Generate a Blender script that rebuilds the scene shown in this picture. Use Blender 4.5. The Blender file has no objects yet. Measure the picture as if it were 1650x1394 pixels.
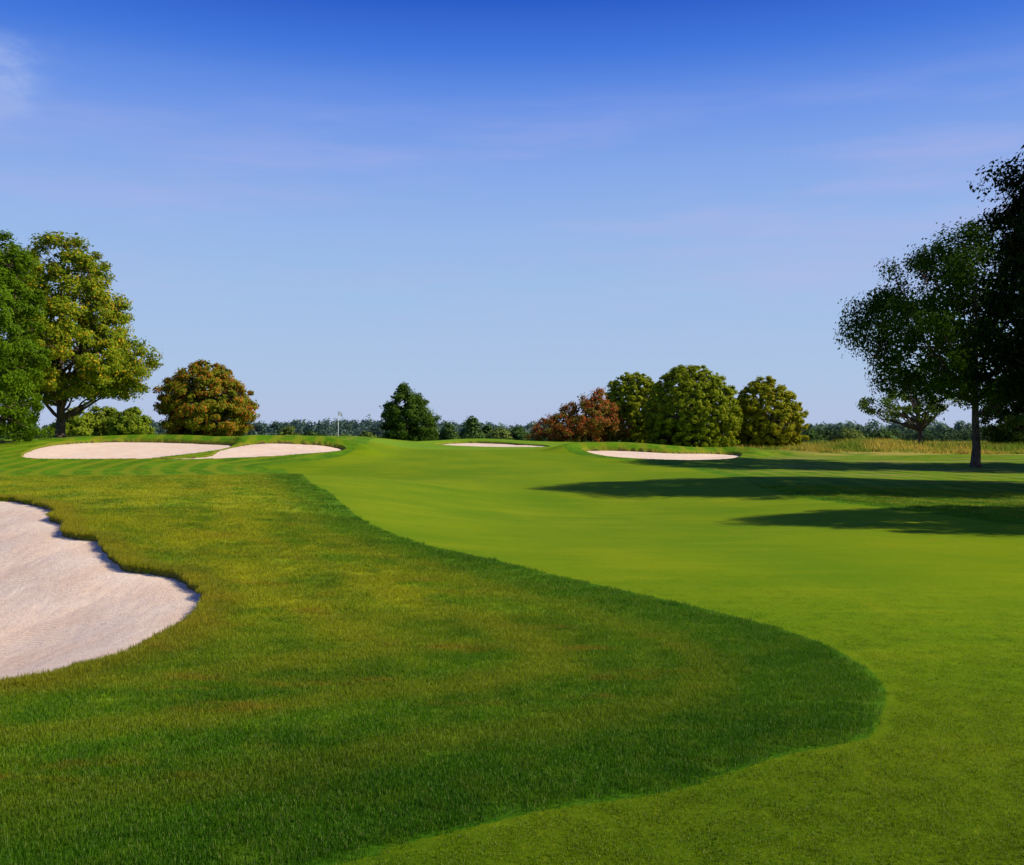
import bpy, math, random
import numpy as np
from mathutils import Vector
rng=np.random.default_rng(7)
scene=bpy.context.scene
COL=scene.collection
F=1600.0; CU=825.0; CV=697.0; EYE=2.2

# ------------------------------------------------------------ terrain
def sm(a,b,x):
    t=np.clip((x-a)/(b-a),0,1); return t*t*(3-2*t)
def ga(x,c,s): return np.exp(-((x-c)/s)**2)
_w=[(rng.uniform(-1,1),rng.uniform(-1,1),rng.uniform(0,6.28)) for _ in range(40)]
def wob(X,Y,scale,n=8,o=0):
    r=0
    for i in range(n):
        a,b,p=_w[(i+o)%40]; l=math.hypot(a,b)+1e-6; k=scale*(0.6+0.25*i)
        r=r+np.sin((a/l*X+b/l*Y)*k+p)/(1+0.25*i)
    return r/ (n*0.45)
def Zbase(X,Y):
    X=np.asarray(X,float); Y=np.asarray(Y,float)
    w=1-0.5*sm(8,22,X)
    z=1.25*sm(45,90,Y)*w
    z=z+0.78*sm(55,71,Y)*(1-sm(78,110,Y))*sm(-7,-14,X)
    z=z+0.68*sm(1,-8,X)*sm(9,22,Y)*(1-sm(34,50,Y))
    z=z+0.22*ga(X,-1,5)*ga(Y,90,5)
    z=z+0.32*ga(X,8,6)*ga(Y,80,5)
    z=z+0.35*ga(X,-17,2.2)*ga(Y,73,6)
    z=z-2.6*sm(100,170,Y)
    z=z-0.36*ga(X,-14,9)*ga(Y,49,7)
    z=z-0.34*ga(X,3,6)*ga(Y,31,8)
    z=z+0.24*ga(X,12,7)*ga(Y,42,6)
    z=z+0.45*ga(X,30,4)*ga(Y,86,7)+0.75*ga(X,36,5)*ga(Y,99,8)+0.5*ga(X,46,5)*ga(Y,97,8)+0.8*ga(X,58,7)*ga(Y,103,9)
    z=z+0.11*wob(X,Y,0.17)*sm(4,20,Y)+0.012*wob(X,Y,0.7,o=9)
    z=z+0.1*wob(X,Y,0.02,o=3)*sm(120,300,Y)*4
    return z
def hit(u,v):
    """where the line of sight through photo point meets the terrain"""
    Y=np.concatenate([np.arange(2,40,.02),np.arange(40,400,.05)])
    X=(u-CU)/F*Y; z=EYE-(v-CV)/F*Y
    below=z<Zbase(X,Y)
    i=int(np.argmax(below)) if below.any() else len(Y)-1
    return (X[i],Y[i])
def smooth_poly(P,closed=True,sub=4):
    P=np.array(P,float); n=len(P); out=[]
    for i in range(n if closed else n-1):
        p0,p1,p2,p3=[P[(i+k)%n] if closed else P[min(max(i+k,0),n-1)] for k in (-1,0,1,2)]
        for j in range(sub):
            t=j/sub
            out.append(0.5*((2*p1)+(-p0+p2)*t+(2*p0-5*p1+4*p2-p3)*t*t+(-p0+3*p1-3*p2+p3)*t**3))
    return np.array(out)
def sdist(P,X,Y,chunk=60000):
    """signed distance, + inside"""
    X=X.ravel(); Y=Y.ravel(); out=np.empty(len(X))
    A=P; B=np.roll(P,-1,0); D=B-A; L=(D**2).sum(1)+1e-12
    for s in range(0,len(X),chunk):
        x=X[s:s+chunk,None]; y=Y[s:s+chunk,None]
        t=np.clip(((x-A[:,0])*D[:,0]+(y-A[:,1])*D[:,1])/L,0,1)
        d=np.sqrt(((x-A[:,0]-t*D[:,0])**2+(y-A[:,1]-t*D[:,1])**2).min(1))
        c=((A[:,1]>y)!=(B[:,1]>y))&(x<(D[:,0])*(y-A[:,1])/(D[:,1]+1e-12)+A[:,0])
        ins=c.sum(1)%2==1
        out[s:s+chunk]=np.where(ins,d,-d)
    return out

fw_px=[(540,1394),(620,1368),(760,1335),(870,1308),(1000,1290),(1100,1272),(1180,1245),(1260,1220),(1340,1203),(1400,1188),(1417,1160),(1428,1125),(1418,1098),(1388,1070),(1330,1040),(1240,1008),(1130,980),(1020,955),(900,928),(795,902),(705,883),(633,860),(585,838),(552,812),(524,789),(495,773),(466,763),(438,757),(425,751),(470,746),(530,739),(565,731),(585,722)]
fw_top=[(-11.5,84),(-9,91),(-3,95),(3,94),(5.5,86)]
fw_px2=[(905,722),(930,733),(1000,741),(1090,751),(1165,766),(1240,792),(1350,810),(1450,822),(1560,835),(1700,848)]
FW=[hit(*p) for p in fw_px]+fw_top+[hit(*p) for p in fw_px2]+[(20,17),(30,8),(40,-20),(-30,-20),(-14,-2),(-6,2.6),(-3.0,4.2)]
FW=smooth_poly(FW,sub=3)
nb=[(0,803),(35,806),(70,813),(96,824),(80,834),(110,842),(101,857),(130,864),(162,868),(174,886),(188,902),(210,914),(246,918),(288,927),(318,944),(334,962),(328,982),(300,1007),(260,1033),(207,1056),(137,1080),(70,1097),(0,1108),(-150,1126),(-380,1080),(-560,960),(-480,870),(-250,812)]
BA=[(40,738),(52,724),(110,714),(200,711),(300,713),(374,716),(345,726),(275,735),(225,739),(130,740)]
BB=[(222,740),(330,735),(352,726),(385,718),(430,713),(500,715),(546,721),(552,727),(500,731),(430,736),(320,740)]
BC=[(700,716.5),(740,713.5),(800,714),(850,716.5),(885,720),(820,721),(755,719.5)]
BD=[(940,726),(1000,725),(1080,729),(1150,730),(1192,733),(1180,739),(1120,742),(1040,740),(975,735)]
BUNK=[]
for px,rim,dp,sl,cell,rh in ((nb,.07,.42,2.8,.05,0),(BA,.08,.12,3,.12,.34),(BB,.08,.12,3,.12,.42),(BC,.06,.08,3,.12,.28),(BD,.08,.12,3,.12,.5)):
    P=smooth_poly([hit(*p) for p in px],sub=4)
    BUNK.append(dict(P=P,rim=rim,dp=dp,sl=sl,cell=cell,rh=rh,cy=P[:,1].mean(),sy=P[:,1].max()-P[:,1].min()))
def bdist(b,X,Y):
    P=b['P']; m=(X>P[:,0].min()-4)&(X<P[:,0].max()+4)&(Y>P[:,1].min()-4)&(Y<P[:,1].max()+4)
    d=np.full(X.shape,-9.0)
    if m.any():
        x=X[m];y=Y[m]
        dd=sdist(P,x,y)+0.045*wob(x,y,7)+0.03*wob(x,y,19,o=5)
        d[m]=dd
    return d
def rimz(b,X,Y,d):
    do=np.minimum(d,0)
    z=0.04*np.exp(-(do/.35)**2)
    if b['rh']: z=z+b['rh']*(1+.4*wob(X,Y,.5,o=7))*np.exp(-((do+1.3)/1.2)**2)*sm(b['cy']-.1*b['sy'],b['cy']+.5*b['sy'],Y)*(d<0)
    return z
def sandz(b,X,Y,d):
    return Zbase(X,Y)-b['rim']-b['dp']*sm(0,b['sl'],d)+0.012*wob(X,Y,3.5,o=11)

# ------------------------------------------------------------ mesh helper
def mesh_np(name,V,Fq,smooth=True):
    me=bpy.data.meshes.new(name)
    V=np.asarray(V,np.float32); Fq=np.asarray(Fq,np.int32)
    k=Fq.shape[1]; n=len(Fq)
    me.vertices.add(len(V)); me.vertices.foreach_set("co",V.ravel())
    me.loops.add(n*k); me.loops.foreach_set("vertex_index",Fq.ravel())
    me.polygons.add(n)
    me.polygons.foreach_set("loop_start",np.arange(0,n*k,k,dtype=np.int32))
    me.polygons.foreach_set("loop_total",np.full(n,k,np.int32))
    if smooth: me.polygons.foreach_set("use_smooth",np.ones(n,bool))
    me.update(calc_edges=True)
    return me
def addobj(name,me,mat=None,parent=None,loc=(0,0,0),**kw):
    ob=bpy.data.objects.new(name,me); COL.objects.link(ob); ob.location=loc
    if mat is not None: me.materials.append(mat)
    if parent: ob.parent=parent
    for k,v in kw.items(): ob[k]=v
    return ob
def attr(me,name,a,typ='FLOAT'):
    at=me.attributes.new(name,typ,'POINT')
    at.data.foreach_set('value' if typ=='FLOAT' else ('color' if typ=='FLOAT_COLOR' else 'vector'),np.asarray(a,np.float32).ravel())

# ------------------------------------------------------------ node helpers
class NT:
    def __init__(s,nt): s.nt=nt; s.L=nt.links
    def n(s,t,**k):
        x=s.nt.nodes.new(t)
        for a,b in k.items(): setattr(x,a,b)
        return x
    def put(s,sock,v):
        if isinstance(v,bpy.types.NodeSocket): s.L.new(v,sock)
        elif v is not None: sock.default_value=v
    def m(s,op,a,b=None,c=None):
        x=s.n('ShaderNodeMath',operation=op)
        for i,v in enumerate((a,b,c)):
            if v is not None: s.put(x.inputs[i],v)
        return x.outputs[0]
    def noise(s,vec,scale,detail=4,rough=.55,out=0):
        x=s.n('ShaderNodeTexNoise'); s.put(x.inputs['Vector'],vec); x.inputs['Scale'].default_value=scale
        x.inputs['Detail'].default_value=detail; x.inputs['Roughness'].default_value=rough
        return x.outputs[out]
    def mr(s,v,a,b,c=0,d=1):
        x=s.n('ShaderNodeMapRange',interpolation_type='SMOOTHSTEP'); s.put(x.inputs[0],v)
        for i,q in enumerate((a,b,c,d)): x.inputs[i+1].default_value=q
        return x.outputs[0]
    def mix(s,f,a,b,mode='MIX'):
        x=s.n('ShaderNodeMix',data_type='RGBA',blend_type=mode)
        s.put(x.inputs[0],f)
        for i,v in ((6,a),(7,b)):
            s.put(x.inputs[i],(*v,1) if isinstance(v,tuple) and len(v)==3 else v)
        return x.outputs[2]
    def scalev(s,vec,v3):
        x=s.n('ShaderNodeVectorMath',operation='MULTIPLY'); s.put(x.inputs[0],vec); x.inputs[1].default_value=v3
        return x.outputs[0]
def newmat(name):
    m=bpy.data.materials.new(name); m.use_nodes=True; m.node_tree.nodes.clear()
    return m,NT(m.node_tree)
def principled(h,col,rough=.8,spec=.2,normal=None):
    p=h.n('ShaderNodeBsdfPrincipled'); h.put(p.inputs['Base Color'],col if not isinstance(col,tuple) else (*col,1))
    h.put(p.inputs['Roughness'],rough); p.inputs['Specular IOR Level'].default_value=spec
    if normal is not None: h.L.new(normal,p.inputs['Normal'])
    return p
def outp(h,sh):
    o=h.n('ShaderNodeOutputMaterial'); h.L.new(sh,o.inputs[0])
def bump(h,height,strength,dist):
    b=h.n('ShaderNodeBump'); b.inputs['Strength'].default_value=strength; b.inputs['Distance'].default_value=dist
    h.L.new(height,b.inputs['Height']); return b.outputs[0]

# turf colour group (shared by turf and blades): rough and fairway colours
g=bpy.data.node_groups.new('turf_colour','ShaderNodeTree')
g.interface.new_socket('Pos',in_out='INPUT',socket_type='NodeSocketVector')
g.interface.new_socket('Edge',in_out='INPUT',socket_type='NodeSocketFloat')
g.interface.new_socket('Rough',in_out='OUTPUT',socket_type='NodeSocketColor')
g.interface.new_socket('Fairway',in_out='OUTPUT',socket_type='NodeSocketColor')
h=NT(g); gi=h.n('NodeGroupInput'); go=h.n('NodeGroupOutput')
pos=gi.outputs[0]; edge=gi.outputs[1]
sx=h.n('ShaderNodeSeparateXYZ'); h.L.new(pos,sx.inputs[0]); PY=sx.outputs[1]; PX=sx.outputs[0]
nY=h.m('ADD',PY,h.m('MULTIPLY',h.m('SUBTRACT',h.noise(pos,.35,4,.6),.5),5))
c=h.mix(h.mr(h.noise(pos,.5,5,.6),.36,.66),(.066,.190,.004),(.130,.285,.006))
c=h.mix(h.mr(h.noise(pos,2.6,4,.65),.42,.72,0,.75),c,(.23,.34,.012))
nearfw=h.m('MULTIPLY',h.mr(edge,-2.6,.3),h.mr(PY,30,15))
inner=h.mr(edge,-.5,-2.0)
wb=h.noise(pos,.5,3)
band=h.m('SINE',h.m('ADD',h.m('MULTIPLY',edge,4.2),h.m('MULTIPLY',wb,2.6)))
bandm=h.m('MULTIPLY',h.mr(band,-.2,1,0,.62),inner)
c=h.mix(bandm,c,(.29,.32,.014))
c=h.mix(h.m('MULTIPLY',nearfw,.45),c,(.050,.165,.006))
dry=h.m('MULTIPLY',h.mr(PY,7,14),h.mr(PY,48,30))
dry=h.m('MULTIPLY',dry,h.mr(PX,3.5,-2.5))
dry=h.m('MULTIPLY',dry,h.mr(edge,.1,-3.0))
dry=h.m('MULTIPLY',dry,h.mr(h.noise(pos,.9,5,.65),.33,.62,.12,.9))
c=h.mix(dry,c,(.42,.42,.012))
br=h.m('MULTIPLY',h.mr(h.noise(h.scalev(pos,(.5,1.4,1)),1.1,6,.7),.54,.70,0,.65),inner)
c=h.mix(br,c,(.35,.22,.02))
farr=h.m('MULTIPLY',h.mr(PY,24,34),h.mr(PX,10,16))
farr=h.m('MULTIPLY',farr,h.mr(h.noise(h.scalev(pos,(.15,.7,1)),.9,5,.6),.5,.68,0,.7))
c=h.mix(farr,c,(.42,.34,.10))
c=h.mix(h.mr(nY,9.5,5,0,.6),c,h.mix(1.0,c,(.50,.62,.6),'MULTIPLY'))  # rough multiplied darker towards the camera: foreground shade painted into its colour
h.L.new(c,go.inputs[0])
fc=h.mix(h.mr(h.noise(pos,.16,4,.55),.35,.66),(.150,.262,.002),(.235,.315,.003))
fc=h.mix(h.mr(h.noise(h.scalev(pos,(.3,1.2,1)),.7,5,.65),.45,.72,0,.6),fc,(.30,.35,.006))
fc=h.mix(h.mr(h.noise(h.scalev(pos,(1.2,.4,1)),1.3,6,.7),.55,.75,0,.4),fc,(.34,.32,.008))
fc=h.mix(h.mr(h.noise(h.scalev(pos,(.25,1.0,1)),2.6,5,.7),.48,.72,0,.5),fc,(.12,.24,.003))
fc=h.mix(h.mr(h.noise(pos,7,4,.75),.5,.72,0,.25),fc,(.32,.33,.01))
fb=h.m('SINE',h.m('ADD',h.m('MULTIPLY',edge,1.3),h.m('MULTIPLY',h.noise(pos,.12,2),6)))
fc=h.mix(h.mr(fb,-.3,.3,0,.18),fc,(.10,.24,.004))
fc=h.mix(h.mr(nY,12,5,0,.95),fc,h.mix(1.0,fc,(.50,.57,.7),'MULTIPLY'))  # fairway likewise darkened near the viewer, foreground shade put into the colour
h.L.new(fc,go.inputs[1])
def turfc(h,pos,edge):
    x=h.n('ShaderNodeGroup'); x.node_tree=g; h.L.new(pos,x.inputs[0]); h.L.new(edge,x.inputs[1]); return x.outputs[0],x.outputs[1]

# ---- ground material
mg,h=newmat('turf')
geo=h.n('ShaderNodeNewGeometry'); pos=geo.outputs['Position']
a=h.n('ShaderNodeAttribute',attribute_name='edge'); edge=a.outputs['Fac']
ab=h.n('ShaderNodeAttribute',attribute_name='lip'); lip=ab.outputs['Fac']
ag=h.n('ShaderNodeAttribute',attribute_name='putt'); putt=ag.outputs['Fac']
e2=h.m('ADD',edge,h.m('MULTIPLY',h.m('SUBTRACT',h.noise(pos,14,3),.5),.08))
isfw=h.mr(e2,-.015,.015)
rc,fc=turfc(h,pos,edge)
rc=h.mix(h.mr(h.noise(pos,45,3,.7),.3,.7,.6,0),rc,h.mix(1.0,rc,(.4,.45,.35),'MULTIPLY'))
fc=h.mix(h.mr(h.noise(pos,110,3,.8),.35,.65,.6,0),fc,h.mix(1.0,fc,(.45,.55,.4),'MULTIPLY'))
fc=h.mix(h.mr(h.noise(h.scalev(pos,(1,.5,1)),22,4,.8),.5,.75,0,.4),fc,(.33,.38,.01))
fc=h.mix(h.mr(putt,-.1,.1,0,.6),fc,(.18,.34,.02))
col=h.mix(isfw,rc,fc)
sy=h.n('ShaderNodeSeparateXYZ'); h.L.new(pos,sy.inputs[0])
far=h.mr(sy.outputs[1],105,150)
col=h.mix(far,col,h.mix(h.noise(pos,.03,4),(.07,.13,.02),(.20,.20,.05)))
mead=h.m('MULTIPLY',h.mr(h.m('ADD',sy.outputs[1],h.m('MULTIPLY',h.noise(pos,.3,4),6)),76,79),h.mr(sy.outputs[0],21,25))
col=h.mix(h.m('MULTIPLY',mead,.9),col,h.mix(h.mr(h.noise(pos,.4,4),.5,.62),(.40,.33,.06),(.15,.24,.02)))
lipm=h.mr(lip,-.22,.0)
lipm=h.m('MULTIPLY',lipm,h.mr(h.noise(pos,3,4),.3,.6,.2,.9))
col=h.mix(lipm,col,(.21,.20,.02))
col=h.mix(h.mr(lip,.0,.03),col,(.10,.085,.025))
hb=h.noise(pos,60,4,.8)
nrm=bump(h,hb,.5,.012)
p=principled(h,col,.9,.03,nrm)
outp(h,p.outputs[0])

# ---- ground mesh, polar grid, finer where the shapes are
r=[0.4]
while r[-1]<3: r.append(r[-1]+.25)
while r[-1]<30: r.append(r[-1]*1.0065)
while r[-1]<55: r.append(r[-1]+.22)
while r[-1]<96: r.append(r[-1]+.17)
while r[-1]<5000: r.append(r[-1]*1.035)
r=np.array(r)
a1=np.radians(np.arange(-33,33.01,.085))
a0=np.radians(np.linspace(-180,-33,60)[:-1]); a2=np.radians(np.linspace(33,180,60)[1:-1])
A=np.concatenate([a0,a1,a2])
RR,AA=np.meshgrid(r,A,indexing='ij')
X=RR*np.sin(AA); Y=RR*np.cos(AA)
sh=X.shape; X=X.ravel(); Y=Y.ravel()
Zg=Zbase(X,Y)
edgeA=np.full(X.shape,-9.0)
m=(np.hypot(X,Y)<110)
edgeA[m]=sdist(FW,X[m],Y[m])
lipA=np.full(X.shape,-9.0)
DS=[bdist(b,X,Y) for b in BUNK]
for b,d in zip(BUNK,DS):
    mm=d>-4
    others=np.max([dd for dd in DS if dd is not d],axis=0)
    Zg[mm]+=rimz(b,X[mm],Y[mm],d[mm])*sm(0,-.6,others[mm])
for b,d in zip(BUNK,DS):
    i=d>0
    tgt=sandz(b,X[i],Y[i],d[i])-0.18
    k=sm(0,.07,d[i])
    Zg[i]=Zg[i]*(1-k)+tgt*k
    lipA=np.maximum(lipA,d)
nr,na=sh
idx=np.arange(nr*na).reshape(nr,na)
i0=idx[:-1]; i1=idx[1:]
q=np.stack([i0,i1,np.roll(i1,-1,1),np.roll(i0,-1,1)],-1).reshape(-1,4)[:, ::-1]
me=mesh_np('ground',np.stack([X,Y,Zg],1),q)
PUT=smooth_poly([(-12,79),(-9,88),(-3,92),(3,90),(5,82),(2,76),(-6,75)],sub=4)
putA=np.full(X.shape,-9.0); putA[m]=sdist(PUT,X[m],Y[m])
attr(me,'edge',edgeA); attr(me,'lip',lipA); attr(me,'putt',putA)
addobj('ground',me,mg,kind='structure',label='mown golf course turf with fairway and rough',category='ground')

# ---- sand
ms,h=newmat('bunker_sand')
geo=h.n('ShaderNodeNewGeometry'); pos=geo.outputs['Position']
c=h.mix(h.mr(h.noise(pos,1.2,5,.6),.3,.7),(.92,.68,.46),(.97,.78,.57))
c=h.mix(h.mr(h.noise(pos,70,3,.8),.35,.6,.4,0),c,(.60,.42,.29))
c=h.mix(h.mr(h.noise(h.scalev(pos,(.7,1.6,1)),7,7,.78),.50,.66,0,.5),c,(.66,.47,.32))
wv=h.n('ShaderNodeTexWave',wave_type='BANDS',bands_direction='DIAGONAL'); wv.inputs['Scale'].default_value=7; wv.inputs['Distortion'].default_value=9
wv.inputs['Detail'].default_value=3; wv.inputs['Detail Scale'].default_value=.3; h.L.new(h.scalev(pos,(.5,1.2,1)),wv.inputs['Vector'])
wf=h.m('MULTIPLY',wv.outputs[1],h.mr(h.noise(pos,.7,3),.45,.65,0,.14))
hh=h.m('ADD',wf,h.m('ADD',h.m('MULTIPLY',h.noise(pos,5,8,.75),1.1),h.m('MULTIPLY',h.noise(pos,32,4,.75),.5)))
p=principled(h,c,.95,.0,bump(h,hh,.65,.05))
outp(h,p.outputs[0])
labs=['large pale sand bunker with ragged grass lip','long pale sand bunker cut into a grassy mound','curved pale sand bunker beside the putting green','thin strip of pale sand behind the green','shallow pale sand bunker below round trees']
for bi,b in enumerate(BUNK):
    P=b['P']; cs=b['cell']
    xs=np.arange(P[:,0].min()-.3,P[:,0].max()+.3,cs); ys=np.arange(P[:,1].min()-.3,P[:,1].max()+.3,cs)
    GX,GY=np.meshgrid(xs,ys,indexing='ij'); s2=GX.shape
    x=GX.ravel(); y=GY.ravel(); d=bdist(b,x,y)
    z=sandz(b,x,y,d)
    ii=np.arange(len(x)).reshape(s2)
    q=np.stack([ii[:-1,:-1],ii[1:,:-1],ii[1:,1:],ii[:-1,1:]],-1).reshape(-1,4)
    q=q[(d[q]>-.12).all(1)]
    u,inv=np.unique(q,return_inverse=True); q=inv.reshape(q.shape)
    me=mesh_np('sand_bunker',np.stack([x,y,z],1)[u],q)
    addobj('sand_bunker',me,ms,kind='structure',label=labs[bi],category='sand bunker')

# ------------------------------------------------------------ grass tufts
def blademesh(name,n,rad,hgt,wid,seed,lean=(.15,.75)):
    rg=np.random.default_rng(seed)
    a=rg.uniform(0,6.283,n); rr=rad*np.sqrt(rg.uniform(0,1,n))
    bx=rr*np.cos(a); by=rr*np.sin(a); hh=hgt*rg.uniform(.5,1.2,n)
    th=rg.uniform(0,6.283,n); w=wid*rg.uniform(.6,1.2,n)
    la=rg.uniform(0,6.283,n); ln=hh*rg.uniform(*lean,n)
    V=np.zeros((n,5,3))
    wx=np.cos(th)*w; wy=np.sin(th)*w
    lx=np.cos(la)*ln; ly=np.sin(la)*ln
    V[:,0]=np.stack([bx-wx,by-wy,-.01+0*bx],1); V[:,1]=np.stack([bx+wx,by+wy,-.01+0*bx],1)
    V[:,2]=np.stack([bx+wx*.8+lx*.35,by+wy*.8+ly*.35,hh*.55],1); V[:,3]=np.stack([bx-wx*.8+lx*.35,by-wy*.8+ly*.35,hh*.55],1)
    V[:,4]=np.stack([bx+lx,by+ly,hh],1)
    base=np.arange(n)[:,None]*5
    T=np.concatenate([base+[0,1,2],base+[0,2,3],base+[3,2,4]],0)
    me=mesh_np(name,V.reshape(-1,3),T,False)
    tn=np.repeat(rg.uniform(0,1,n),5); attr(me,'bl',tn)
    tz=np.tile([0,0,.6,.6,1.0],n); attr(me,'tip',tz)
    return me
mb,h=newmat('grass_blades')
geo=h.n('ShaderNodeNewGeometry'); pos=geo.outputs['Position']
ae=h.n('ShaderNodeAttribute',attribute_name='edge',attribute_type='INSTANCER')
bl=h.n('ShaderNodeAttribute',attribute_name='bl').outputs['Fac']; tip=h.n('ShaderNodeAttribute',attribute_name='tip').outputs['Fac']
al=h.n('ShaderNodeAttribute',attribute_name='lip',attribute_type='INSTANCER')
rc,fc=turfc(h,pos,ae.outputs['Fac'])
c=h.mix(h.mr(al.outputs['Fac'],-.6,-.03,0,.5),rc,(.36,.28,.02))
c=h.mix(h.mr(ae.outputs['Fac'],-.001,.001),c,h.mix(1.0,fc,(1.45,1.45,1.3),'MULTIPLY'))
c=h.mix(1.0,c,h.mix(bl,(.7,.8,.6),(1.8,1.6,1.3)),'MULTIPLY')
c=h.mix(h.mr(bl,.92,.95,0,.55),c,(.56,.52,.18))
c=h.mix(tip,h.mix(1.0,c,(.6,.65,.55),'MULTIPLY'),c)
p=principled(h,c,.5,.15)
tr=h.n('ShaderNodeBsdfTranslucent'); h.L.new(c,tr.inputs[0])
mx=h.n('ShaderNodeMixShader'); mx.inputs[0].default_value=.4; h.L.new(p.outputs[0],mx.inputs[1]); h.L.new(tr.outputs[0],mx.inputs[2])
outp(h,mx.outputs[0])
def scatter(name,src,pts,edge,lipd,scl,label):
    n=len(pts)
    me=bpy.data.meshes.new(name); me.vertices.add(n); me.vertices.foreach_set('co',np.asarray(pts,np.float32).ravel())
    attr(me,'edge',edge); attr(me,'lip',lipd)
    attr(me,'rot',np.stack([rng.normal(0,.08,n),rng.normal(0,.08,n),rng.uniform(0,6.28,n)],1),'FLOAT_VECTOR')
    attr(me,'scl',scl,'FLOAT_VECTOR')
    ob=addobj(name,me,kind='stuff',label=label,category='grass')
    ng=bpy.data.node_groups.new(name+'_scatter','GeometryNodeTree')
    ng.interface.new_socket('Geometry',in_out='INPUT',socket_type='NodeSocketGeometry')
    ng.interface.new_socket('Geometry',in_out='OUTPUT',socket_type='NodeSocketGeometry')
    k=NT(ng); i=k.n('NodeGroupInput'); o=k.n('NodeGroupOutput')
    mp=k.n('GeometryNodeMeshToPoints'); k.L.new(i.outputs[0],mp.inputs[0])
    ip=k.n('GeometryNodeInstanceOnPoints'); k.L.new(mp.outputs[0],ip.inputs['Points'])
    oi=k.n('GeometryNodeObjectInfo'); oi.inputs['Object'].default_value=src; oi.inputs['As Instance'].default_value=True
    k.L.new(oi.outputs['Geometry'],ip.inputs['Instance'])
    for nm,s in (('rot','Rotation'),('scl','Scale')):
        na_=k.n('GeometryNodeInputNamedAttribute',data_type='FLOAT_VECTOR'); na_.inputs['Name'].default_value=nm
        k.L.new(na_.outputs[0],ip.inputs[s])
    k.L.new(ip.outputs[0],o.inputs[0])
    md=ob.modifiers.new('scatter','NODES'); md.node_group=ng
    return ob
tuft=addobj('grass_tuft',blademesh('grass_tuft',68,.11,.031,.0021,3),mb,kind='stuff',label='small tuft of green rough grass',category='grass')
tuft.location=(-1.0,7.0,float(Zbase(-1.0,7.0)))
tuft2=addobj('short_grass_tuft',blademesh('short_grass_tuft',110,.11,.009,.0014,4,(.3,1.2)),mb,kind='stuff',label='closely mown tuft of fairway grass',category='grass')
tuft2.location=(3.2,6.0,float(Zbase(3.2,6.0))-.004)
def sample(n,r0,r1,half=36):
    rr=np.sqrt(rng.uniform(r0*r0,r1*r1,n)); aa=np.radians(rng.uniform(-half,half,n))
    return rr*np.sin(aa),rr*np.cos(aa)
PX_=[];PY_=[];SC=[]
for n_,r0,r1,s in ((30000,3.5,12,1.0),(26000,12,22,1.25),(18000,22,40,1.8)):
    x,y=sample(n_,r0,r1); PX_.append(x);PY_.append(y);SC.append(np.full(n_,s))
x=np.concatenate(PX_);y=np.concatenate(PY_);s=np.concatenate(SC)
P=BUNK[0]['P']; k=rng.integers(0,len(P),9000); fx=P[k,0]+rng.normal(0,.22,9000); fy=P[k,1]+rng.normal(0,.22,9000)
x=np.concatenate([x,fx]); y=np.concatenate([y,fy]); s=np.concatenate([s,np.full(9000,1.1)])
e=sdist(FW,x,y); ld=np.full(x.shape,-9.0)
for b in BUNK: ld=np.maximum(ld,bdist(b,x,y))
keep=(e<-.08*s)&(ld<-.03); x,y,s,e,ld=x[keep],y[keep],s[keep],e[keep],ld[keep]
z=Zbase(x,y)+0.04*np.exp(-(np.minimum(ld,0)/.35)**2)-.004
hs=rng.uniform(.65,1.35,len(x))*np.where(s>1.3,.7,1)*(1+rng.uniform(0,.6,len(x))*(ld>-.15)*(x<0))
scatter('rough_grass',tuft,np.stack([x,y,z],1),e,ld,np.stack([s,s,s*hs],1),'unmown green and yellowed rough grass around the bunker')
x,y=sample(52000,3.5,17)
s=np.ones(len(x))
e=sdist(FW,x,y); rr=np.hypot(x,y); keep=(e>.06)&(rng.uniform(0,1,len(x))<1-sm(6.5,17,rr)*1.0); x,y,s,e,rr=x[keep],y[keep],s[keep],e[keep],rr[keep]
hz=1-.6*sm(7,16,rr)
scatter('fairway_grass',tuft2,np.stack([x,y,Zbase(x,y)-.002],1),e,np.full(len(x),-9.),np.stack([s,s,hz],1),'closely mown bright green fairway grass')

# tall golden grass
def fieldgrass(name,n,xr,yr,hgt,wid,label,mat):
    rg=np.random.default_rng(21)
    bx=rg.uniform(*xr,n); by=yr[0]+(yr[1]-yr[0])*rg.uniform(0,1,n)**1.4
    k=((wob(bx,by,.35,o=4)+rg.normal(0,.3,n))>-.55)&(by>yr[0]+4*wob(bx,by,.22,o=20)+3.5+10*sm(26,21,bx)); bx=bx[k];by=by[k];n=len(bx)
    hh=hgt*rg.uniform(.4,1.2,n)*np.clip(.9+1.3*wob(bx,by,.45,o=14),.2,2.6); bz=Zbase(bx,by)
    th=rg.uniform(0,6.283,n); wx=np.cos(th)*wid; wy=np.sin(th)*wid; la=rg.uniform(0,6.283,n); lx=np.cos(la)*hh*.6; ly=np.sin(la)*hh*.6
    V=np.zeros((n,3,3)); V[:,0]=np.stack([bx-wx,by-wy,bz],1);V[:,1]=np.stack([bx+wx,by+wy,bz],1);V[:,2]=np.stack([bx+lx,by+ly,bz+hh],1)
    me=mesh_np(name,V.reshape(-1,3),np.arange(n*3).reshape(n,3),False)
    attr(me,'bl',np.repeat(rg.uniform(0,1,n),3))
    return addobj(name,me,mat,kind='stuff',label=label,category='tall grass')
mt,h=newmat('tall_grass')
geo=h.n('ShaderNodeNewGeometry'); pos=geo.outputs['Position']; bl=h.n('ShaderNodeAttribute',attribute_name='bl').outputs['Fac']
c=h.mix(bl,(.34,.30,.03),(.75,.55,.10)); c=h.mix(h.mr(h.noise(pos,.3,4),.42,.58,0,.9),c,(.17,.28,.02))
c=h.mix(h.mr(h.noise(pos,.9,3),.58,.68,0,.6),c,(.35,.17,.05))
p=principled(h,c,.7,.05); tr=h.n('ShaderNodeBsdfTranslucent'); h.L.new(c,tr.inputs[0])
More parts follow.
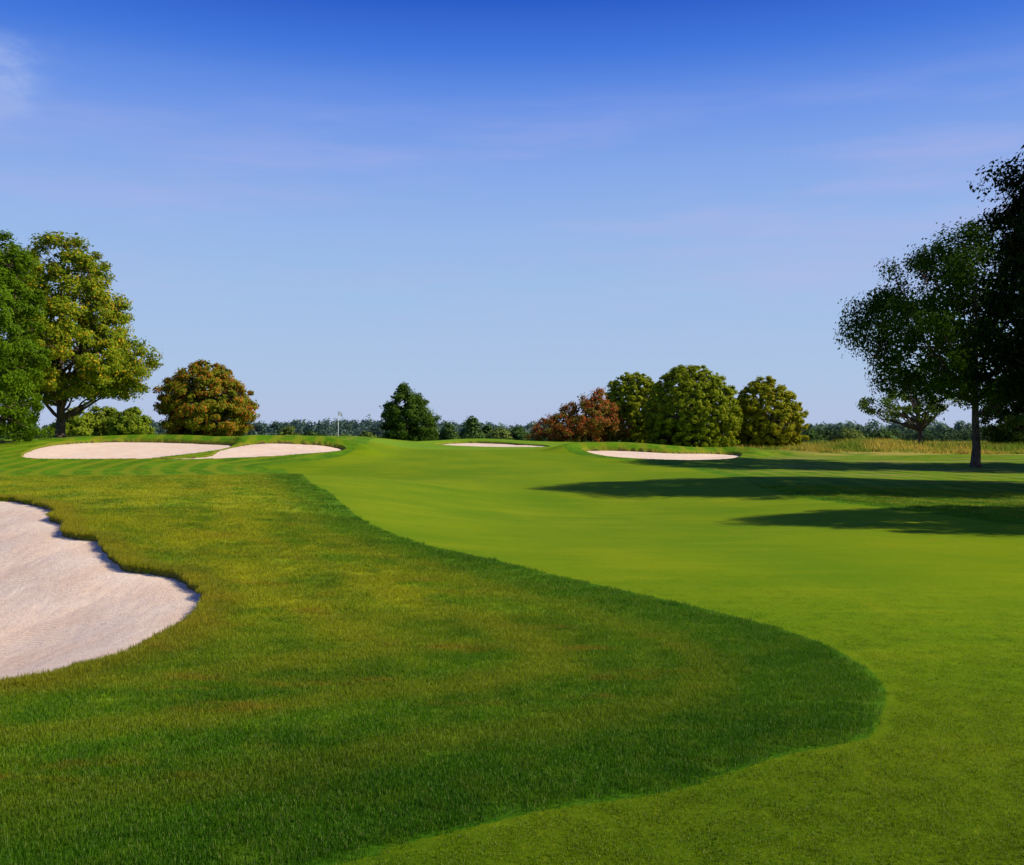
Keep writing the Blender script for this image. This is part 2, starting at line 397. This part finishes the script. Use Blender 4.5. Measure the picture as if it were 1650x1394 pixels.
mx=h.n('ShaderNodeMixShader'); mx.inputs[0].default_value=.4; h.L.new(p.outputs[0],mx.inputs[1]); h.L.new(tr.outputs[0],mx.inputs[2]); outp(h,mx.outputs[0])
fieldgrass('tall_meadow_grass',70000,(20,78),(73,112),.38,.045,'tall golden meadow grass beyond the mown turf',mt)

# ------------------------------------------------------------ trees
def leafmat(name,trans=.3,gain=1.0,spec=.1):
    m,h=newmat(name)
    at=h.n('ShaderNodeAttribute',attribute_name='tint').outputs['Color']
    c=h.mix(1.0,at,(gain,gain,gain*.7),'MULTIPLY')
    p=principled(h,c,.65,spec)
    tr=h.n('ShaderNodeBsdfTranslucent'); h.L.new(c,tr.inputs[0])
    mx=h.n('ShaderNodeMixShader'); mx.inputs[0].default_value=trans; h.L.new(p.outputs[0],mx.inputs[1]); h.L.new(tr.outputs[0],mx.inputs[2])
    outp(h,mx.outputs[0]); return m
ML=leafmat('leaves',.42,2.0)
MF=leafmat('distant_leaves',.3,1.7)
MD=leafmat('shade_dark_leaves',.25,1.0,.02)  # leaf colour kept low, standing in for shade on these trees
mbk,h=newmat('bark')
geo=h.n('ShaderNodeNewGeometry'); pos=geo.outputs['Position']
nn=h.noise(h.scalev(pos,(6,6,1.2)),2.5,5,.7)
p=principled(h,h.mix(h.mr(nn,.35,.65),(.045,.032,.022),(.15,.11,.08)),.9,.1,bump(h,nn,.8,.04)); outp(h,p.outputs[0])

def tube(V,Fc,pts,rad,n=7):
    pts=np.array(pts,float); base=len(V)
    for i,p in enumerate(pts):
        d=pts[min(i+1,len(pts)-1)]-pts[max(i-1,0)]; d/=np.linalg.norm(d)+1e-9
        a=np.cross(d,[0.3,1,0.1]); a/=np.linalg.norm(a)+1e-9; b=np.cross(d,a)
        for j in range(n):
            t=2*math.pi*j/n; V.append(p+(a*math.cos(t)+b*math.sin(t))*rad[i])
    for i in range(len(pts)-1):
        for j in range(n):
            Fc.append((base+i*n+j,base+i*n+(j+1)%n,base+(i+1)*n+(j+1)%n,base+(i+1)*n+j))
def quadb(p0,p1,p2,n):
    t=np.linspace(0,1,n)[:,None]; return (1-t)**2*p0+2*t*(1-t)*p1+t*t*p2
def leaves(cent,rad,per,leaf,pal,rg,axis,flat=.75,aut=.0,autc=None,shell=.5):
    """leaf-sized faces clustered round the clump centres"""
    n=len(cent); ci=np.repeat(np.arange(n),per); N=len(ci)
    d=rg.normal(size=(N,3)); d/=np.linalg.norm(d,axis=1)[:,None]
    u=rg.uniform(0,1,N)**shell
    u=np.where(rg.uniform(0,1,N)<.15,u*1.35,u)
    p=cent[ci]+d*(u*rad[ci])[:,None]*np.array([1,1,flat])
    out=p-axis; out/=np.linalg.norm(out,axis=1)[:,None]+1e-6
    nr=out*.8+d*.4+rg.normal(size=(N,3))*.5+np.array([0,0,.25]); nr/=np.linalg.norm(nr,axis=1)[:,None]
    t=np.cross(nr,rg.normal(size=(N,3))); t/=np.linalg.norm(t,axis=1)[:,None]; b=np.cross(nr,t)
    s=leaf*rg.uniform(.6,1.3,N)[:,None]
    V=np.stack([p-t*s*.5,p-b*s*.32+nr*s*.08,p+t*s*.5,p+b*s*.32+nr*s*.08],1)
    cl=rg.uniform(0,1,n)[ci]*.5+rg.uniform(0,1,N)*.5
    A=np.array(pal[0]);B=np.array(pal[1])
    C=A+(B-A)*cl[:,None]; C*=rg.uniform(.7,1.3,N)[:,None]
    if aut>0:
        pr=np.clip(aut*(.4+1.2*rg.uniform(0,1,n)[ci]),0,1)*(.35+.9*u)
        mk=rg.uniform(0,1,N)<pr
        C[mk]=np.array(autc)*rg.uniform(.6,1.3,mk.sum())[:,None]
    return V.reshape(-1,3),np.repeat(C,4,0)
def tree(name,label,cat,loc,prof,nc,cr,per,leaf,pal,seed,tr=.3,fork=1.5,trunkh=None,limbs=14,lean=0,aut=0,autc=(.2,.1,.02),flat=.75,inner=.35,mat=None,shell=.5,group=None,rot=0,core=0,cdark=.75,cfill=.76,var=.05):
    rg=np.random.default_rng(seed)
    prof=np.array(prof,float); z0,z1=prof[0,0],prof[-1,0]
    zz=np.linspace(z0,z1,200); rr=np.interp(zz,prof[:,0],prof[:,2]); pz=rr**1.6+.05; pz/=pz.sum()
    z=rg.choice(zz,nc,p=pz)+rg.uniform(-.2,.2,nc); r_=np.interp(z,prof[:,0],prof[:,2]); xo=np.interp(z,prof[:,0],prof[:,1])
    a=np.arange(nc)*2.399963+rg.uniform(-.6,.6,nc)
    q=rg.uniform(inner,1,nc)**.5*np.clip(rg.normal(1,var,nc),.75,1.15)
    crr=cr*rg.uniform(.6,1.3,nc); rad=np.maximum(r_*q-crr*.55,0.05)
    C=np.stack([xo+rad*np.cos(a),rad*np.sin(a),z],1); C[:,2]=np.maximum(C[:,2],crr*.5)
    axis=np.array([prof[:,1].mean(),0,(z0+z1)*.45])
    V,T=leaves(C,crr,per,leaf,pal,rg,axis,flat,aut,autc,shell)
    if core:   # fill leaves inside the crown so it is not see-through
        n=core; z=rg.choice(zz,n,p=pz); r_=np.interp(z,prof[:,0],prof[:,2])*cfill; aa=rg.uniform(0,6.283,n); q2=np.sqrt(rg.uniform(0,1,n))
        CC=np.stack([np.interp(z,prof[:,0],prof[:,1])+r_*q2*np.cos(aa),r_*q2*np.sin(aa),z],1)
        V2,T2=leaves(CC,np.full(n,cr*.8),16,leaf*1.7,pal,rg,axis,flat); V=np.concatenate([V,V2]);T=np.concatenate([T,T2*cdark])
    root=bpy.data.objects.new(name,None); COL.objects.link(root); root.empty_display_size=.5
    root.location=loc; root['label']=label; root['category']=cat; root.rotation_euler=(0,0,rot)
    if group: root['group']=group
    me=mesh_np('crown',V,np.arange(len(V)).reshape(-1,4),False); attr(me,'tint',np.concatenate([T,np.ones((len(T),1))],1),'FLOAT_COLOR')
    addobj('crown',me,mat or ML,parent=root)
    TV=[];TF=[]
    th=trunkh or z1*.8; x1=prof[len(prof)//2,1]
    n=9; tp=[np.array([lean*(i/(n-1))**1.3+x1*(i/(n-1))**2+.06*math.sin(i*2.1+seed),.06*math.cos(i*1.7+seed),-.2+(th+.2)*(i/(n-1))]) for i in range(n)]
    tpa=np.array(tp)
    pts=[np.array([0,0,-.25]),np.array([0,0,.0]),np.array([0,0,.35])]+[p for p in tp if p[2]>.6]
    rd=[tr*1.7,tr*1.4,tr*1.08]+[tr*(1-.88*(p[2]/th)) for p in pts[3:]]
    tube(TV,TF,pts,rd,10)
    order=rg.permutation(nc)[:limbs]; ends=[]
    for o in order:
        c=C[o]; hz=fork+(min(c[2],th)*.75-fork)*rg.uniform(0,.75) if c[2]*.75>fork else fork*.8
        hz=max(hz,.3); s=np.array([np.interp(hz,tpa[:,2],tpa[:,k]) for k in (0,1)]+[hz])
        mid=s*.5+c*.5; mid[2]=s[2]+(c[2]-s[2])*.35; mid[:2]=s[:2]+(c[:2]-s[:2])*.65
        L=quadb(s,mid,c,9)+rg.normal(0,.05,(9,3)); L[0]=s
        r0=tr*(.5)*(1-.5*hz/th); tube(TV,TF,L,np.linspace(r0,r0*.15,9),6); ends.append((L,r0))
    allL=np.concatenate([l[3:8] for l,_ in ends]); 
    for o in range(nc):
        if o in order: continue
        c=C[o]; dd=np.linalg.norm(allL-c,axis=1)+np.where(allL[:,2]>c[2],1.5,0); s=allL[dd.argmin()]
        mid=(s+c)/2+np.array([0,0,.15]); r0=tr*.11; tube(TV,TF,quadb(s,mid,c,5),np.linspace(r0,r0*.3,5),4)
    me=mesh_np('trunk',np.array(TV),np.array(TF)); addobj('trunk',me,mbk,parent=root)
    return root
def at(u,d,dz=0):
    x=(u-CU)/F*d; return (x,d,float(Zbase(x,d))+dz)
tree('maple_tree','tall maple with yellowing leaves and low forked trunk','tree',at(97,80),
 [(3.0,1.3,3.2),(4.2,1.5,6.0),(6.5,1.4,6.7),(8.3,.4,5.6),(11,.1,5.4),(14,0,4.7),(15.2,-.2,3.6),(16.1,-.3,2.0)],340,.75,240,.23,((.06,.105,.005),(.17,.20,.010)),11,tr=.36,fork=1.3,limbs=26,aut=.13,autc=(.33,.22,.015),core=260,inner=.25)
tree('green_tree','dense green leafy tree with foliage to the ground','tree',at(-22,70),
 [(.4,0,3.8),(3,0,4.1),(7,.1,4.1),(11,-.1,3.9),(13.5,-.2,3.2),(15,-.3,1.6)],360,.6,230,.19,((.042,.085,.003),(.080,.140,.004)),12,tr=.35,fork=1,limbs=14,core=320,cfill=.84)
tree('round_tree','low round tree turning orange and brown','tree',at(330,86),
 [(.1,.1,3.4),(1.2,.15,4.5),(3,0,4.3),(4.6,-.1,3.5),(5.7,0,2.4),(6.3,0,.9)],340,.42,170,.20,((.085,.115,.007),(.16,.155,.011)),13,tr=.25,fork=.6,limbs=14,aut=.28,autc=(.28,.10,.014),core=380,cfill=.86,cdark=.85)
for i,(u,d,r_,H) in enumerate(((122,104,2.8,3.6),(165,108,3.2,4.0),(208,104,2.6,3.6))):
    tree('shrub','low yellow-green shrub behind the mound','shrub',at(u,d,-.2),[(.1,0,r_*.85),(1,0,r_),(H*.7,0,r_*.8),(H,0,r_*.3)],80,.5,140,.26,((.09,.14,.010),(.17,.20,.015)),20+i,tr=.12,fork=.4,limbs=6,group='shrubs behind the mound',core=90)
tree('dark_green_tree','small dark green tree with pointed irregular crown','tree',at(656,108),
 [(.1,.3,3.2),(1.6,.2,3.3),(3,0,3.0),(4.3,-.2,2.4),(5.4,-.3,1.5),(6.1,-.3,.5)],150,.6,150,.25,((.026,.055,.007),(.048,.088,.009)),14,tr=.2,fork=.5,limbs=10,core=70,var=.1)
tree('crabapple_tree','spreading reddish brown crabapple with spiky twigs','tree',at(935,92),
 [(.1,-.1,4.5),(1.2,0,4.7),(2.4,.4,3.8),(3.4,1.0,2.6),(4.2,1.5,1.5),(4.8,1.6,.6)],190,.48,110,.19,((.09,.08,.012),(.15,.11,.014)),15,tr=.18,fork=.4,limbs=20,aut=.46,autc=(.24,.055,.022),shell=.9,core=140,var=.1)
oliA=((.12,.148,.006),(.18,.205,.009))
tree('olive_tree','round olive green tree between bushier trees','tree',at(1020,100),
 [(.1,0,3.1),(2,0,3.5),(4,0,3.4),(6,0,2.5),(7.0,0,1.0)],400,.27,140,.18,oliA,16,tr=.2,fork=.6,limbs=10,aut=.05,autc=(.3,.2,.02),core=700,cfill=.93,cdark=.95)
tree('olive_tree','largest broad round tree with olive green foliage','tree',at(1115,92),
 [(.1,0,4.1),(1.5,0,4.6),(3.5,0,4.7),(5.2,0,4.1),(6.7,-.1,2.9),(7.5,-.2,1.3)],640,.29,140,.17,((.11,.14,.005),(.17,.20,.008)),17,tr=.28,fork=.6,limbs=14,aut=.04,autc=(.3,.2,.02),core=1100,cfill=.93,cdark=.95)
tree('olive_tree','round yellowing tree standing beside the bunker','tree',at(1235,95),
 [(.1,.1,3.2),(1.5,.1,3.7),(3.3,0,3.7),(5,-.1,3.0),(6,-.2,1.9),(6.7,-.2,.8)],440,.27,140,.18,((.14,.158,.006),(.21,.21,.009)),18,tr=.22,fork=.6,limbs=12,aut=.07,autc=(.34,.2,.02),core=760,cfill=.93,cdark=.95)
tree('oak_tree','small open-branched pale oak in meadow grass','tree',at(1482,94),
 [(2.2,-1.6,2.6),(3.4,-1.4,4.6),(4.6,-.4,4.6),(5.8,.5,3.2),(7.0,.8,1.6)],62,.6,110,.24,((.04,.075,.012),(.085,.12,.02)),29,tr=.26,fork=1.2,limbs=22,flat=.8,var=.14)
ash_shade_pal=((.024,.060,.005),(.058,.11,.008))  # low leaf tones carry the ash's shade in the colour
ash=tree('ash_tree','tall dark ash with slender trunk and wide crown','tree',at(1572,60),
 [(4.0,-.6,3.0),(5.2,-1.0,5.8),(7.0,-.5,7.0),(9,-.4,7.3),(11,0,6.8),(12.6,.5,5.5),(13.9,.9,3.7),(14.5,1,1.4)],210,.95,290,.20,ash_shade_pal,31,tr=.27,fork=3.8,limbs=34,trunkh=11,mat=MD,core=60,cfill=.6,var=.09,flat=.85)
linden_shade_pal=((.010,.018,.003),(.019,.034,.004))  # near-black palette: shade on the right-hand tree put into leaf colour
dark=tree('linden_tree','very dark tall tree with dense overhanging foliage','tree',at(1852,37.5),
 [(2.8,0,4),(4.2,0,5.8),(7,0,6.4),(9.5,0,6.2),(11.8,0,5.9),(13.6,0,4.9),(15.2,.1,3.4),(16.6,.2,1.2)],340,.9,280,.19,linden_shade_pal,32,tr=.4,fork=2.4,limbs=24,trunkh=12,mat=MD,core=560,cfill=.82,var=.08)
def copytree(src,label,loc,rot,sc):
    r2=src.copy(); COL.objects.link(r2); r2.location=loc; r2.rotation_euler=(0,0,rot); r2.scale=(sc,sc,sc); r2['label']=label
    for ch in list(src.children):
        c2=ch.copy(); COL.objects.link(c2); c2.parent=r2
    return r2
copytree(dark,'dense tree casting shade across the fairway',(22.6,23.6,float(Zbase(22.6,23.6))),2.0,.72)
copytree(dark,'dense dark tree added out of view to shade its neighbours',(38,38,float(Zbase(38,38))),1.2,.95)  # extra tree outside the view, added to shade the linden
copytree(dark,'tall dark tree added out of view to shade the ash',(42,57,float(Zbase(42,57))),4.0,.95)  # extra tree outside the view, added to keep the ash in shade
tree('meadow_tree','shaded dark green tree at the meadow edge','tree',at(1655,92),
 [(.1,0,4),(2,0,4.6),(5,0,3.8),(7.5,0,1.2)],140,.7,150,.25,((.035,.07,.012),(.07,.12,.015)),33,tr=.22,fork=1,limbs=10,mat=MD,core=90)

for i,(u,d,wpx,vt,p_) in enumerate(((760,210,22,676,0),(722,200,18,686,0),(805,190,24,690,1),(835,200,20,692,0),(590,185,20,699,1),(555,190,16,702,1),(785,215,16,686,0),(690,170,16,686,0),(465,210,24,690,1),(505,200,20,696,0),(1310,180,26,696,0),(1370,190,32,692,1),(1425,170,28,695,0))):
    x,y,z=at(u,d); R=wpx*d/F; H=EYE-(vt-CV)/F*d-z
    pal=((.035,.075,.022),(.07,.12,.03)) if p_==0 else ((.08,.12,.03),(.13,.16,.04))
    tree('field_tree','small leafy tree standing in distant parkland','tree',(x,y,z),[(.1,0,R*.9),(H*.35,0,R),(H*.7,0,R*.8),(H,0,R*.3)],45,max(.5,R*.36),90,.5,pal,60+i,tr=.15,fork=.5,limbs=5,group='trees in distant parkland',core=30,mat=MF)

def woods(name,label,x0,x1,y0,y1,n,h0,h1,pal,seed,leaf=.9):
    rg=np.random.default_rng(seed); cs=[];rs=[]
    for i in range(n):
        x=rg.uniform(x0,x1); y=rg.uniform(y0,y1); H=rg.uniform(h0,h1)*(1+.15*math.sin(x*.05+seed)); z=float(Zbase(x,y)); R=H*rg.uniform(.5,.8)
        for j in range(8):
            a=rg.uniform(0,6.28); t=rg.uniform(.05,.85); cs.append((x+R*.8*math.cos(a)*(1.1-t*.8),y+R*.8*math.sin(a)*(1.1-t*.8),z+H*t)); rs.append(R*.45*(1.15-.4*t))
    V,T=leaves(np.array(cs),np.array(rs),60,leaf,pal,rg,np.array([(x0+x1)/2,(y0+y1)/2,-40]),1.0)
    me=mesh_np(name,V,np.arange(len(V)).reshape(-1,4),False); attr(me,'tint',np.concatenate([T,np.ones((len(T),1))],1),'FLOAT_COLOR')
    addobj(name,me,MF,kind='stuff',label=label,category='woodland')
woods('distant_woodland','hazy blue-green belt of distant woodland',-330,330,420,520,560,7.4,9.0,((.07,.115,.12),(.10,.15,.14)),5,1.3)  # bluish palette paints aerial haze into the leaf colour
woods('distant_woodland','dark green belt of woodland beyond the meadow',70,210,230,290,190,4.8,6.3,((.03,.06,.03),(.06,.095,.04)),6,.9)
woods('distant_woodland','olive hedgerow and woodland beyond the green',-160,70,260,330,220,2.6,3.8,((.05,.085,.035),(.085,.125,.05)),8,.8)

# ------------------------------------------------------------ flag
fx,fy,fz=at(545,84)
root=bpy.data.objects.new('golf_flag',None); COL.objects.link(root); root.location=(fx,fy,fz); root['label']='white flag on thin pole standing on the green'; root['category']='golf flag'
TV=[];TF=[]; tube(TV,TF,[(0,0,-.1),(0,0,1.2),(0,0,2.12)],[.028,.026,.022],10)
mw,h=newmat('white_pole'); p=principled(h,h.mix(h.noise(h.n('ShaderNodeNewGeometry').outputs['Position'],20),(.75,.75,.72),(.85,.85,.82)),.4,.4); outp(h,p.outputs[0])
addobj('pole',mesh_np('pole',np.array(TV),np.array(TF)),mw,parent=root)
us=np.linspace(0,1,12); vs=np.linspace(0,1,7); U,W=np.meshgrid(us,vs,indexing='ij')
fxv=.02+U*.36; fyv=-.25*U+.05*np.sin(U*6+W*1.5)*U; fzv=2.08-W*.34-.16*U*U
ii=np.arange(84).reshape(12,7); q=np.stack([ii[:-1,:-1],ii[1:,:-1],ii[1:,1:],ii[:-1,1:]],-1).reshape(-1,4)
mf,h=newmat('flag_cloth'); p=principled(h,h.mix(h.noise(h.n('ShaderNodeNewGeometry').outputs['Position'],6),(.8,.8,.82),(.88,.88,.9)),.8,.1)
tr=h.n('ShaderNodeBsdfTranslucent'); tr.inputs[0].default_value=(.85,.85,.87,1)
mx=h.n('ShaderNodeMixShader'); mx.inputs[0].default_value=.4; h.L.new(p.outputs[0],mx.inputs[1]); h.L.new(tr.outputs[0],mx.inputs[2]); outp(h,mx.outputs[0])
addobj('flag',mesh_np('flag',np.stack([fxv.ravel(),fyv.ravel(),fzv.ravel()],1),q),mf,parent=root)

# ------------------------------------------------------------ light
EL=math.radians(37); AZ=math.radians(98)   # azimuth from +Y towards +X
sd=Vector((math.sin(AZ)*math.cos(EL),math.cos(AZ)*math.cos(EL),math.sin(EL)))
sl=bpy.data.lights.new('sun','SUN'); sl.energy=5.0; sl.angle=math.radians(.5); sl.color=(1,.91,.74)
so=bpy.data.objects.new('sun',sl); COL.objects.link(so); so.rotation_euler=(-sd).to_track_quat('-Z','Y').to_euler(); so.location=(60,10,50)
w=bpy.data.worlds.new('World'); scene.world=w; w.use_nodes=True; w.node_tree.nodes.clear(); h=NT(w.node_tree)
sk=h.n('ShaderNodeTexSky',sky_type='NISHITA'); sk.sun_disc=False; sk.sun_elevation=EL; sk.sun_rotation=AZ; sk.air_density=1.0; sk.dust_density=.6; sk.ozone_density=2.5
tc=h.n('ShaderNodeTexCoord'); dr=tc.outputs['Generated']
sz=h.n('ShaderNodeSeparateXYZ'); h.L.new(dr,sz.inputs[0])
cr=h.n('ShaderNodeValToRGB'); h.L.new(sz.outputs[2],cr.inputs[0])
els=[(0,(.46,.55,.79)),(.06,(.42,.56,.81)),(.13,(.37,.545,.83)),(.20,(.315,.485,.85)),(.26,(.24,.40,.85)),(.31,(.14,.30,.83)),(.355,(.052,.19,.75)),(.40,(.014,.100,.61)),(1,(.01,.05,.34))]
R=cr.color_ramp
R.elements[0].position=0; R.elements[0].color=(*els[0][1],1); R.elements[1].position=1; R.elements[1].color=(*els[-1][1],1)
for p_,c_ in els[1:-1]:
    e_=R.elements.new(p_); e_.color=(*c_,1)
grad=h.mix(1.0,cr.outputs[0],(10,10,10),'MULTIPLY')
x=h.mix(.9,sk.outputs[0],grad)
n1=h.noise(h.scalev(dr,(1.0,1.0,8)),2.4,7,.6)
sxw=h.n('ShaderNodeSeparateXYZ'); h.L.new(dr,sxw.inputs[0])
veil=h.m('MULTIPLY',h.mr(n1,.38,.68,0,.5),h.m('MULTIPLY',h.mr(sz.outputs[2],.06,.18),h.mr(sz.outputs[2],.35,.25)))
veil=h.m('MULTIPLY',veil,h.mr(sxw.outputs[0],-.5,.35,.5,1))
x=h.mix(veil,x,(4.9,4.8,8.0))
mp=h.n('ShaderNodeVectorMath',operation='SUBTRACT'); h.L.new(dr,mp.inputs[0]); wd=Vector((-830/F,1,(CV-118)/F)).normalized(); mp.inputs[1].default_value=wd
ln=h.n('ShaderNodeVectorMath',operation='LENGTH'); h.L.new(h.scalev(mp.outputs[0],(1,1,1.4)),ln.inputs[0])
wm=h.m('MULTIPLY',h.mr(h.m('ADD',ln.outputs['Value'],h.m('MULTIPLY',h.m('SUBTRACT',h.noise(h.scalev(dr,(1,1,2)),12,6,.6),.5),.10)),.068,.01),h.mr(h.noise(h.scalev(dr,(1,1,2.4)),12,7,.65),.36,.62,.1,.5))
x=h.mix(wm,x,(4.4,5.5,8.5))
bg=h.n('ShaderNodeBackground'); h.L.new(x,bg.inputs[0]); bg.inputs[1].default_value=.1
wo=h.n('ShaderNodeOutputWorld'); h.L.new(bg.outputs[0],wo.inputs[0])

# ------------------------------------------------------------ camera
cd=bpy.data.cameras.new('camera'); cd.sensor_width=36; cd.lens=36*F/1650; cd.clip_start=.1; cd.clip_end=12000
co=bpy.data.objects.new('camera',cd); COL.objects.link(co); co.location=(0,0,EYE); co.rotation_euler=(math.radians(90),0,0)
scene.camera=co
scene.view_settings.view_transform='Standard'; scene.view_settings.look='None'; scene.view_settings.exposure=0
